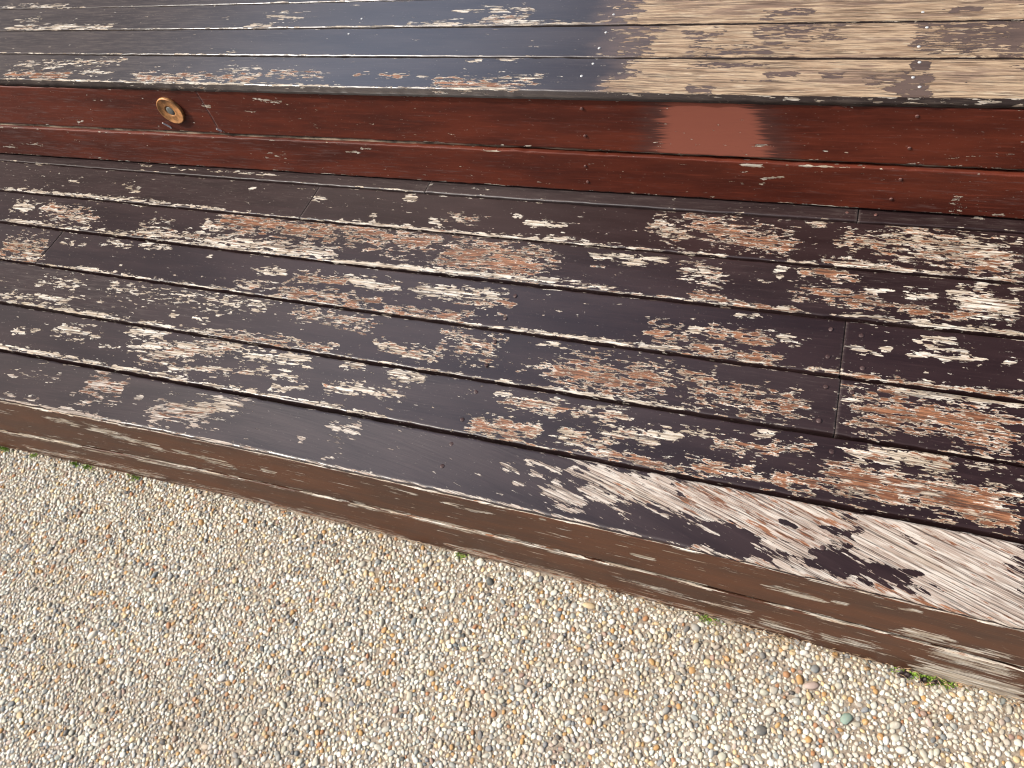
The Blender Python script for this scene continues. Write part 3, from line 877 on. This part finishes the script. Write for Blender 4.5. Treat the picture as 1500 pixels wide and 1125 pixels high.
# dart throwing, large stones first
H = 0.008
grid = {}
PEB = []
def try_put(x, y, r, ov):
    cx, cy = int(math.floor(x / H)), int(math.floor(y / H))
    for i in (-2, -1, 0, 1, 2):
        for j in (-2, -1, 0, 1, 2):
            for (a, b, c) in grid.get((cx + i, cy + j), ()):
                if (a - x) ** 2 + (b - y) ** 2 < (ov * (c + r)) ** 2:
                    return False
    grid.setdefault((cx, cy), []).append((x, y, r))
    PEB.append((x, y, r))
    return True
MARKCOL = [(.045, .06, .062), (.19, .27, .225), (.58, .45, .27), (.66, .62, .5), (.70, .68, .63), (.10, .105, .10), (.42, .27, .13), (.40, .31, .27), (.13, .135, .14)]
MARKR = [.0072, .0078, .0072, .0080, .0066, .0064, .0062, .0070, .0060]
MARKS = []
for (x, y), r in zip(MARK, MARKR):
    try_put(x, y, r, 0.8); MARKS.append(len(PEB) - 1)
for (rmin, rmax, n, ov) in ((.0046, .0058, 260, 1.0), (.0034, .0046, 8000, .80), (.0025, .0034, 110000, .76), (.0014, .0025, 170000, .76)):
    xs = rng.uniform(PX0, PX1, n); ys = rng.uniform(PY0, 0.0, n); rs = rng.uniform(rmin, rmax, n)
    ok = in_patch(xs, ys) & (ys < front_bow(xs) - 0.0018 - rs * 0.7)
    dens = 0.5 + 0.5 * np.sin(xs * 9 + 2 * np.sin(ys * 13)) * np.sin(ys * 11 + 1.5 * np.sin(xs * 7))
    ok &= rng.random(n) < 0.86 + 0.14 * dens
    for x, y, r, o in zip(xs, ys, rs, ok):
        if o:
            try_put(x, y, r, ov)
PEB = np.array(PEB)
NP_ = len(PEB)
colr = pc[rng.choice(len(PAL), NP_, p=pw)] * rng.uniform(0.88, 1.14, (NP_, 1)) * np.array([0.975, 1.0, 0.985]) * rng.uniform(0.97, 1.03, (NP_, 3))
for i, c in zip(MARKS, MARKCOL):
    colr[i] = c
asp = rng.uniform(1.0, 1.65, NP_); ang = rng.uniform(0, math.pi, NP_)
for i, (a_, g_) in zip(MARKS, ((1.75, 2.3), (1.25, 1.2), (1.9, 0.2), (2.0, .9), (1.3, 1), (1.2, .3), (1.3, 2), (1.9, .3), (1.4, 1.2))):
    asp[i], ang[i] = a_, g_
sz = rng.uniform(0.44, 0.74, NP_); up = rng.uniform(-0.10, 0.22, NP_)
# those that show largest from the pavement's viewpoint become parts of their own
cp = np.array([0, -0.339, 0.8186]); Rm = np.array(R)
P3 = np.column_stack([PEB[:, :2], np.full(NP_, GZ)]) - cp
cc = P3 @ Rm
px = 750 + 1106.36 * cc[:, 0] / -cc[:, 2]; py = 562.5 - 1106.36 * cc[:, 1] / -cc[:, 2]
vis = (px > 5) & (px < 1495) & (py > 5) & (py < 1120)
score = np.where(vis, PEB[:, 2] * np.sqrt(asp) / -cc[:, 2], 0)
score[MARKS] += 1
top = set(np.argsort(-score)[:300].tolist())
pieces = []
for i, (v, f) in enumerate(BIG):
    me = bpy.data.meshes.new('pebble')
    me.from_pydata(v.tolist(), [], f.tolist())
    me.materials.append(M_PEB1)
    me.polygons.foreach_set('use_smooth', np.ones(len(f), bool))
    pieces.append(me)
VV, FF, CC = [], [], []
base_i = 0
for i in range(NP_):
    x, y, r = PEB[i]
    a, b = r * math.sqrt(asp[i]) * 1.04, r / math.sqrt(asp[i]) * 1.04
    if i in top:
        o = bpy.data.objects.new('pebble', pieces[i % len(pieces)])
        o.location = (x, y, GZ + up[i] * r)
        o.scale = (a, b, r * sz[i])
        o.rotation_euler = (rng.normal(0, .15), rng.normal(0, .15), ang[i])
        o.color = (*np.clip(colr[i], 0, 1).tolist(), 1)
        COL.objects.link(o)
        o.parent = pave
        continue
    v, f = BIG[i % 24] if r > 0.0026 else SMALL[i % 12]
    c, s = math.cos(ang[i]), math.sin(ang[i])
    q = v * (a, b, r * sz[i])
    tl = rng.normal(0, .15)
    w = np.empty_like(q)
    w[:, 0] = q[:, 0] * c - q[:, 1] * s + x
    w[:, 1] = q[:, 0] * s + q[:, 1] * c + y
    w[:, 2] = q[:, 2] + q[:, 0] * tl * 0.5 + GZ + up[i] * r
    VV.append(w); FF.append(f + base_i); base_i += len(v)
    CC.append(np.broadcast_to(np.append(np.clip(colr[i], 0, 1), 1.0), (len(v), 4)))
VV = np.concatenate(VV); FF = np.concatenate(FF); CC = np.concatenate(CC)
mass = mesh_from('pebbles', VV, FF, M_PEB, True, pave, {'stone': ('FLOAT_COLOR', CC)})
mass['kind'] = 'stuff'
print('pebbles', NP_, 'tris', len(FF), 'all', sum(len(o.data.polygons) for o in COL.objects if o.type == 'MESH'))

# ---------------------------------------------------------------- lower step
low = empty('lower_step', (0, 0, 0), 'wide low timber step with peeling dark brown paint on seven boards', 'step')
low['level'] = 0.0
upp = empty('upper_step', (0, RY, 0), 'higher timber step with red brown riser and partly sanded bare boards', 'step')
upp['level'] = HU
g = 0.0025
L_ = lambda n, off: (lambda x: line(n, x) + off)
C_ = lambda c: (lambda x: np.full(np.shape(x), c, float))
def set_range(o, a, b):
    o['u0'], o['u1'] = a, b
    return o
def segs(name, pname, plane, joints, near, far, thick, mat, parent, nailm=None, nz=0.0, **kw):
    ends = [X0] + joints + [X1]
    res = []
    for a, b in zip(ends[:-1], ends[1:]):
        a2 = a + (0.0003 if a != X0 else 0); b2 = b - (0.0003 if b != X1 else 0)
        o = board(name, pname, plane, a2, b2, near, far, thick, mat, parent, **kw)
        set_range(o, a2, b2)
        if nailm is not None:
            nails(pname, o, nailm, plane, nz)
        res.append(o)
    return res

def front_shear(u):
    # fibres run slightly across this board, ever more so to the right
    u = np.clip(u, -2, 0.6)
    s0 = 0.0
    return np.where(u < -0.75, 0.06 * (u + 0.75), -0.5 * (0.36) / 0.75 * np.minimum(u + 0.75, 0.75) ** 2 - 0.36 * np.clip(u, 0, 1))
def dust_left(amount, x_from, x_to):
    return lambda U, W, f: amount * np.clip((x_to - U) / (x_to - x_from), 0, 1)
def dust_third(U, W, f):
    return 0.7 * np.clip((-0.55 - U) / 0.6, 0, 1) + 0.4 * np.exp(-((U - 0.0) / 0.12) ** 2)
def dust_fifth(U, W, f):
    return 0.35 * np.exp(-((U - 0.08) / 0.2) ** 2) + 0.3 * np.clip((-0.9 - U) / 0.5, 0, 1)
def dust_sixth(U, W, f):
    return 0.5 * np.clip((-0.35 - U) / 0.7, 0, 1) + 0.45 * np.clip((U + 0.1) / 0.3, 0, 1)

J = [q[0] for q in JOINTS]
FT = 0.0050
fb = lambda off: (lambda x: front_bow(x) + off)
segs('tread_board', 'front', 'T', [], fb(0.0), L_('g1', -g), 0.020, M_FRONT, low, NM_DARK, gshear=front_shear, edge=0.78, radius=0.0034, dustf=dust_left(0.2, -1.5, -0.7))
segs('tread_board', 'second', 'T', [], L_('g1', g), L_('g2', -g), 0.020, M_TREAD, low, NM_DARK, edge=0.42, dustf=dust_left(0.3, -1.5, -0.8), base=0.05)
segs('tread_board', 'third', 'T', [J[2]], L_('g2', g * 1.3), L_('g3', -g), 0.020, M_TREAD, low, NM_DARK, edge=0.42, dustf=dust_third, base=0.06)
segs('tread_board', 'fourth', 'T', [J[0], J[1]], L_('g3', g), L_('g4', -g), 0.020, M_TREAD, low, NM_DARK, edge=0.45, dustf=dust_left(0.3, -1.5, -0.9), base=0.04)
segs('tread_board', 'fifth', 'T', [], L_('g4', g * 1.2), L_('g5', -g), 0.020, M_TREAD, low, NM_DARK, edge=0.45, dustf=dust_fifth, base=0.08)
segs('tread_board', 'sixth', 'T', [J[3]], L_('g5', g), L_('g6', -g), 0.020, M_TREAD, low, NM_DARK, edge=0.42, dustf=dust_sixth, base=0.08)
segs('tread_board', 'back', 'T', [J[5], J[4]], L_('g6', g * .6), C_(0.632), 0.020, M_TREAD, low, NM_RED, edge=0.15, dustf=lambda U, W, f: np.full(U.shape, 0.55))
# front fascia of two boards
fgap = lambda off: (lambda x: -0.0975 - 0.0225 * np.clip((-0.40 - np.asarray(x)) / 0.9, 0, 1.6) + off)
segs('fascia_board', 'fascia_up', 'V', [], fgap(0.0), C_(-0.0034), FT, M_FASCIA, low, None, bow=fb(-0.0012), edge=0.36, radius=0.0012, top_peel=0.75, dustf=lambda U, W, f: np.full(U.shape, 0.15), base=0.13)
segs('fascia_board', 'fascia_low', 'V', [], C_(-0.2100), fgap(-0.0085), 0.0040, M_FASCIA, low, None, bow=fb(-0.0012), edge=0.42, radius=0.0014, top_peel=0.45, dustf=lambda U, W, f: np.full(U.shape, 0.15), base=0.13)
# joists under the boards
def box(name, lo, hi, mat, parent):
    lo, hi = np.array(lo), np.array(hi)
    v = np.array([[(lo, hi)[i][0], (lo, hi)[j][1], (lo, hi)[k][2]] for i in (0, 1) for j in (0, 1) for k in (0, 1)]) - np.array(parent.location)
    return mesh_from(name, v, [(0, 1, 3, 2), (4, 6, 7, 5), (0, 4, 5, 1), (2, 3, 7, 6), (0, 2, 6, 4), (1, 5, 7, 3)], mat, False, parent)
for k in range(-6, 4):
    x = -0.392 + 0.452 * k
    if X0 + 0.1 < x < X1 - 0.1:
        box('joist', (x - 0.022, 0.04, -0.20), (x + 0.022, 0.60, -0.0225), M_JOIST, low)
        box('joist', (x + 0.03, 0.632, -0.20), (x + 0.074, 1.30, HU - 0.0225), M_JOIST, upp)
box('back_beam', (X0, 0.024, -0.2), (X1, 0.040, -0.024), M_JOIST, low)

# ---------------------------------------------------------------- upper step
UT = 0.0150
def dull_no_sky(U, W, f):  # browns and dulls the left part, standing in for missing sky reflection
    return 0.75 * np.clip((-0.75 - U) / 0.45, 0, 1)
segs('tread_board', 'nosing', 'T', [], L_('uf', 0), L_('gA', -g), UT, M_UPPER, upp, NM_STEEL, HU, edge=0.38, dustf=dull_no_sky, sheen=(-0.66, 0.40))
segs('tread_board', 'upper_second', 'T', [], L_('gA', g), L_('gB', -g), 0.020, M_UPPER, upp, NM_STEEL, HU, edge=0.25, dustf=dull_no_sky, sheen=(-0.66, 0.40))
segs('tread_board', 'upper_third', 'T', [], L_('gB', g), L_('gC', -g), 0.020, M_UPPER, upp, NM_STEEL, HU, edge=0.32, dustf=dull_no_sky, sheen=(-0.66, 0.40))
segs('tread_board', 'upper_fourth', 'T', [], L_('gC', g), C_(0.8985), 0.020, M_UPPER, upp, None, HU, edge=0.3, dustf=dull_no_sky, sheen=(-0.66, 0.40))
for i in range(4):
    y = 0.9025 + i * 0.084
    segs('tread_board', 'upper_far', 'T', [], C_(y), C_(y + 0.0798), 0.020, M_UPPER, upp, None, HU, fine=False, edge=0.3)

def salmon(U, W):
    (ua, wa), (ub, wb) = SALMON
    tt = np.clip((W - 0.08) / 0.1, 0, 1)
    lo = ua + 0.012 - 0.018 * (1 - tt); hi = ub + 0.012 - 0.035 * tt
    return np.minimum((U - lo) / 0.042 + 0.3, (hi - U) / 0.046 + 0.3).clip(-1, 1.5)
rdust = lambda U, W, f: 0.40 + 0.22 * np.clip((-0.6 - U) / 0.6, 0, 1) - 0.25 * np.exp(-((U + 0.25) / 0.3) ** 2)
rdust2 = lambda U, W, f: 0.22 + 0.3 * np.clip((-0.85 - U) / 0.5, 0, 1)
segs('riser_board', 'riser_up', 'V', [J[6]], C_(0.0825), C_(HU - UT - 0.0006), 0.018, M_RISER, upp, NM_RED, RY, bow=C_(RY), edge=0.05, radius=0.0016, dustf=rdust2, repaint=salmon, tilt=0.0)
segs('riser_board', 'riser_low', 'V', [], C_(0.0040), C_(0.0765), 0.018, M_RISER, upp, NM_RED, RY - 0.0035, bow=C_(RY - 0.0035), edge=0.30, radius=0.0018, dustf=rdust)
box('riser_backing', (X0, RY + 0.0195, 0.003), (X1, RY + 0.035, HU - 0.021), simple('weathered_backing', (0.30, 0.225, 0.15), 0.9, 0, 0.5, 45, 0.001), upp)

us = np.arange(X0 + 0.01, X1, 0.006)
zt = 0.0806 + vnoise(us, 91, 0.0006, 0.03) + vnoise(us, 92, 0.0008, 0.2)
VV = []
for u, z in zip(us, zt):
    yj = RY + 0.0020 + 0.0008 * math.sin(u * 40) + 0.004 * max(0.0, min(1.0, (u + 0.75) / 0.3))
    VV += [(u, yj, 0.0768), (u, yj, z - 0.0012), (u, yj + 0.0012, z), (u, yj + 0.011, z)]
F = [(i * 4 + j, (i + 1) * 4 + j, (i + 1) * 4 + j + 1, i * 4 + j + 1) for i in range(len(us) - 1) for j in range(3)]
batten = mesh_from('batten', np.array(VV) - np.array(upp.location), F, simple('weathered_batten', (0.20, 0.15, 0.105), 0.9, 0, 0.85, 22, 0.001), True, upp)
batten['label'] = 'thin pale weathered batten in the slot between the riser boards'

# two thin bright nails sticking out of the slot in the riser
def pin(a, b):
    p0 = Vector((a[0], RY - 0.010, a[1])); p1 = Vector((b[0], RY + 0.002, b[1]))
    d = p1 - p0
    n = 8; V = []; F = []
    M = d.to_track_quat('Z', 'Y').to_matrix()
    L = d.length
    for (r, z) in ((0.0006, 0), (0.0015, 0.12 * L), (0.0016, 0.9 * L), (0.0022, 0.93 * L), (0.0022, L)):
        for i in range(n):
            an = 2 * math.pi * i / n
            q = p0 + M @ Vector((r * math.cos(an), r * math.sin(an), z))
            V.append((q.x, q.y - RY, q.z))
    for k in range(4):
        for i in range(n):
            j = (i + 1) % n
            F.append((k * n + i, k * n + j, (k + 1) * n + j, (k + 1) * n + i))
    F.append(tuple(range(n))[::-1]); F.append(tuple(range(4 * n, 5 * n)))
    o = mesh_from('bent_nail', V, F, M_PIN, True, upp)
    o['label'] = 'bright thin nail poking out of the riser slot'
pin(PIN[0], PIN[1]); pin(PIN[2], PIN[3])

# ---------------------------------------------------------------- recessed light in the riser
lx, lz = LIGHT[0]
sl = empty('step_light', (lx, RY, lz), 'round copper rimmed step light set into the red brown riser', 'light')
def lathe(name, prof, mat, parent, n=40):
    V = []; F = []
    for (r, y) in prof:
        for i in range(n):
            an = 2 * math.pi * i / n
            V.append((r * math.cos(an), y, r * math.sin(an)))
    for k in range(len(prof) - 1):
        for i in range(n):
            j = (i + 1) % n
            F.append((k * n + i, (k + 1) * n + i, (k + 1) * n + j, k * n + j))
    F.append(tuple((len(prof) - 1) * n + i for i in range(n))[::-1])
    return mesh_from(name, V, F, mat, True, parent)
lathe('rim', [(0.0250, 0.004), (0.0268, -0.0005), (0.0268, -0.0036), (0.0258, -0.0050), (0.0248, -0.0050), (0.0240, -0.0043), (0.0120, -0.0039), (0.0092, -0.0038), (0.0088, -0.001), (0.0001, 0.001)], M_BRASS, sl)
lathe('lens', [(0.0086, -0.001), (0.0086, -0.0032), (0.0078, -0.0040), (0.004, -0.0043), (0.0002, -0.0044)], M_LENS, sl, 28)

# ---------------------------------------------------------------- dirt, moss, dead leaves, straw at the foot of the step
us = np.arange(-1.9, 0.75, 0.004)
ws = np.linspace(0, 1, 9)
VV = []
for u in us:
    wd = 0.0068 + 0.0030 * math.sin(u * 9) + 0.004 * math.sin(u * 31 + 1) + random.uniform(-.0015, .0015)
    for w in ws:
        y = float(front_bow(u)) + 0.003 - wd * w
        z = GZ + 0.0040 * (1 - w) ** 1.2 - 0.0012 + random.uniform(-0.0008, 0.0008)
        VV.append((u, y, z))
n = len(ws)
F = [(i * n + j, i * n + j + 1, (i + 1) * n + j + 1, (i + 1) * n + j) for i in range(len(us) - 1) for j in range(n - 1)]
soil = mesh_from('soil', np.array(VV), F, M_SOIL)
tag(soil, 'gritty grey brown soil gathered along the foot of the step', 'soil', None, 'stuff')

def strip(VV, FF, pts, w, upv=(0, 0, 1)):
    b = len(VV)
    for i, p in enumerate(pts):
        d = (Vector(pts[min(i + 1, len(pts) - 1)]) - Vector(pts[max(i - 1, 0)])).normalized()
        s = d.cross(Vector(upv)).normalized()
        t = s.cross(d).normalized()
        for q in (s, (-0.5 * s + 0.8 * t), (-0.5 * s - 0.8 * t)):
            VV.append(tuple(Vector(p) + q * w))
    for i in range(len(pts) - 1):
        for j in range(3):
            a, c = b + i * 3 + j, b + i * 3 + (j + 1) % 3
            FF.append((a, c, c + 3, a + 3))
VV, FF = [], []
for _ in range(260):
    u = random.uniform(-1.6, 0.45) if random.random() < .5 else random.uniform(-0.25, 0.32)
    y = float(front_bow(u)) - abs(random.gauss(0, 0.007)) - 0.002
    a = random.gauss(0, 0.5); L = random.uniform(0.006, 0.022)
    z = GZ + 0.004 + random.uniform(0, 0.003)
    c = random.uniform(-0.4, 0.4)
    pts = [(u + L * k / 4 * math.cos(a + c * k / 4), min(y + L * k / 4 * math.sin(a + c * k / 4), float(front_bow(u)) - 0.0015), z + 0.002 * math.sin(k)) for k in range(5)]
    strip(VV, FF, pts, random.uniform(0.00025, 0.0005))
straw = mesh_from('straw', np.array(VV), FF, M_STRAW)
tag(straw, 'scattered dry straw bits along the foot of the step', 'straw', None, 'stuff')

MOSS_LABEL = ['green moss tuft at the far left end of the step foot', 'faint moss tuft second from the left along the step foot',
  'left one of two neighbouring moss tufts below the left fascia', 'right one of two neighbouring moss tufts below the left fascia', 'bright moss tuft alone beside the fascia, fifth from the left',
  'tiny moss tuft under the middle of the fascia', 'dull moss patch beside straw, left of the dead leaves', 'bright yellow green moss patch beside the dead leaves', 'small moss patch at the right end, past the dead leaves']
MOSS_SIZE = [1.2, .45, .55, .8, .75, .6, .8, 1.7, 1.0]
for (x, y), lab, s in zip(MOSS, MOSS_LABEL, MOSS_SIZE):
    VV, FF = [], []
    fy = float(front_bow(x)) - 0.004
    for _ in range(int(110 * s)):
        u = random.gauss(0, 0.0085 * s); v = -abs(random.gauss(0, 0.0035))
        h = random.uniform(0.0015, 0.005); w = random.uniform(0.0005, 0.0011); a = random.uniform(0, 6.28)
        lx_, ly_ = random.gauss(0, 0.0015), random.gauss(-0.0008, 0.0012)
        b = len(VV)
        ca, sa = math.cos(a) * w, math.sin(a) * w
        VV += [(u - ca, v - sa, 0.001), (u + ca, v + sa, 0.001), (u + lx_ + ca * .9, v + ly_ + sa * .9, h * .7), (u + lx_ * 1.6, v + ly_ * 1.6, h), (u + lx_ - ca * .9, v + ly_ - sa * .9, h * .7)]
        FF.append((b, b + 1, b + 2, b + 3, b + 4))
    o = mesh_from('moss_clump', np.array(VV), FF, M_MOSS, False)
    o.location = (x, fy, GZ + 0.001)
    tag(o, lab, 'moss', 'moss clumps along the foot of the step')
DEAD_LABEL = ['largest dark crumpled dead leaf, on the left beside the bright moss', 'middle dark dead leaf scrap of three on the pebbles', 'rightmost dark dead leaf scrap of three on the pebbles']
for (x, y), lab, s in zip(DEAD, DEAD_LABEL, (1.0, .72, .66)):
    nu, nv = 9, 7
    VV = []
    ph = random.uniform(0, 6)
    for i in range(nu):
        for j in range(nv):
            a = i / (nu - 1) * 2 - 1; b = (j / (nv - 1) * 2 - 1) * math.sqrt(max(0.02, 1 - a * a)) * (0.75 + 0.2 * math.sin(a * 9 + ph))
            VV.append((a * 0.0082 * s, b * 0.0052 * s, 0.0032 + 0.0022 * math.sin(a * 5 + ph) * math.cos(b * 4) + 0.0028 * b * b + random.uniform(-.0005, .0005)))
    F = [(i * nv + j, (i + 1) * nv + j, (i + 1) * nv + j + 1, i * nv + j + 1) for i in range(nu - 1) for j in range(nv - 1)]
    o = mesh_from('dead_leaf', np.array(VV), F, M_DEAD)
    o.location = (x, y, GZ + 0.002)
    o.rotation_euler = (0, 0, random.uniform(-0.8, 0.8))
    tag(o, lab, 'dead leaf', 'dead leaves on the pebbles')
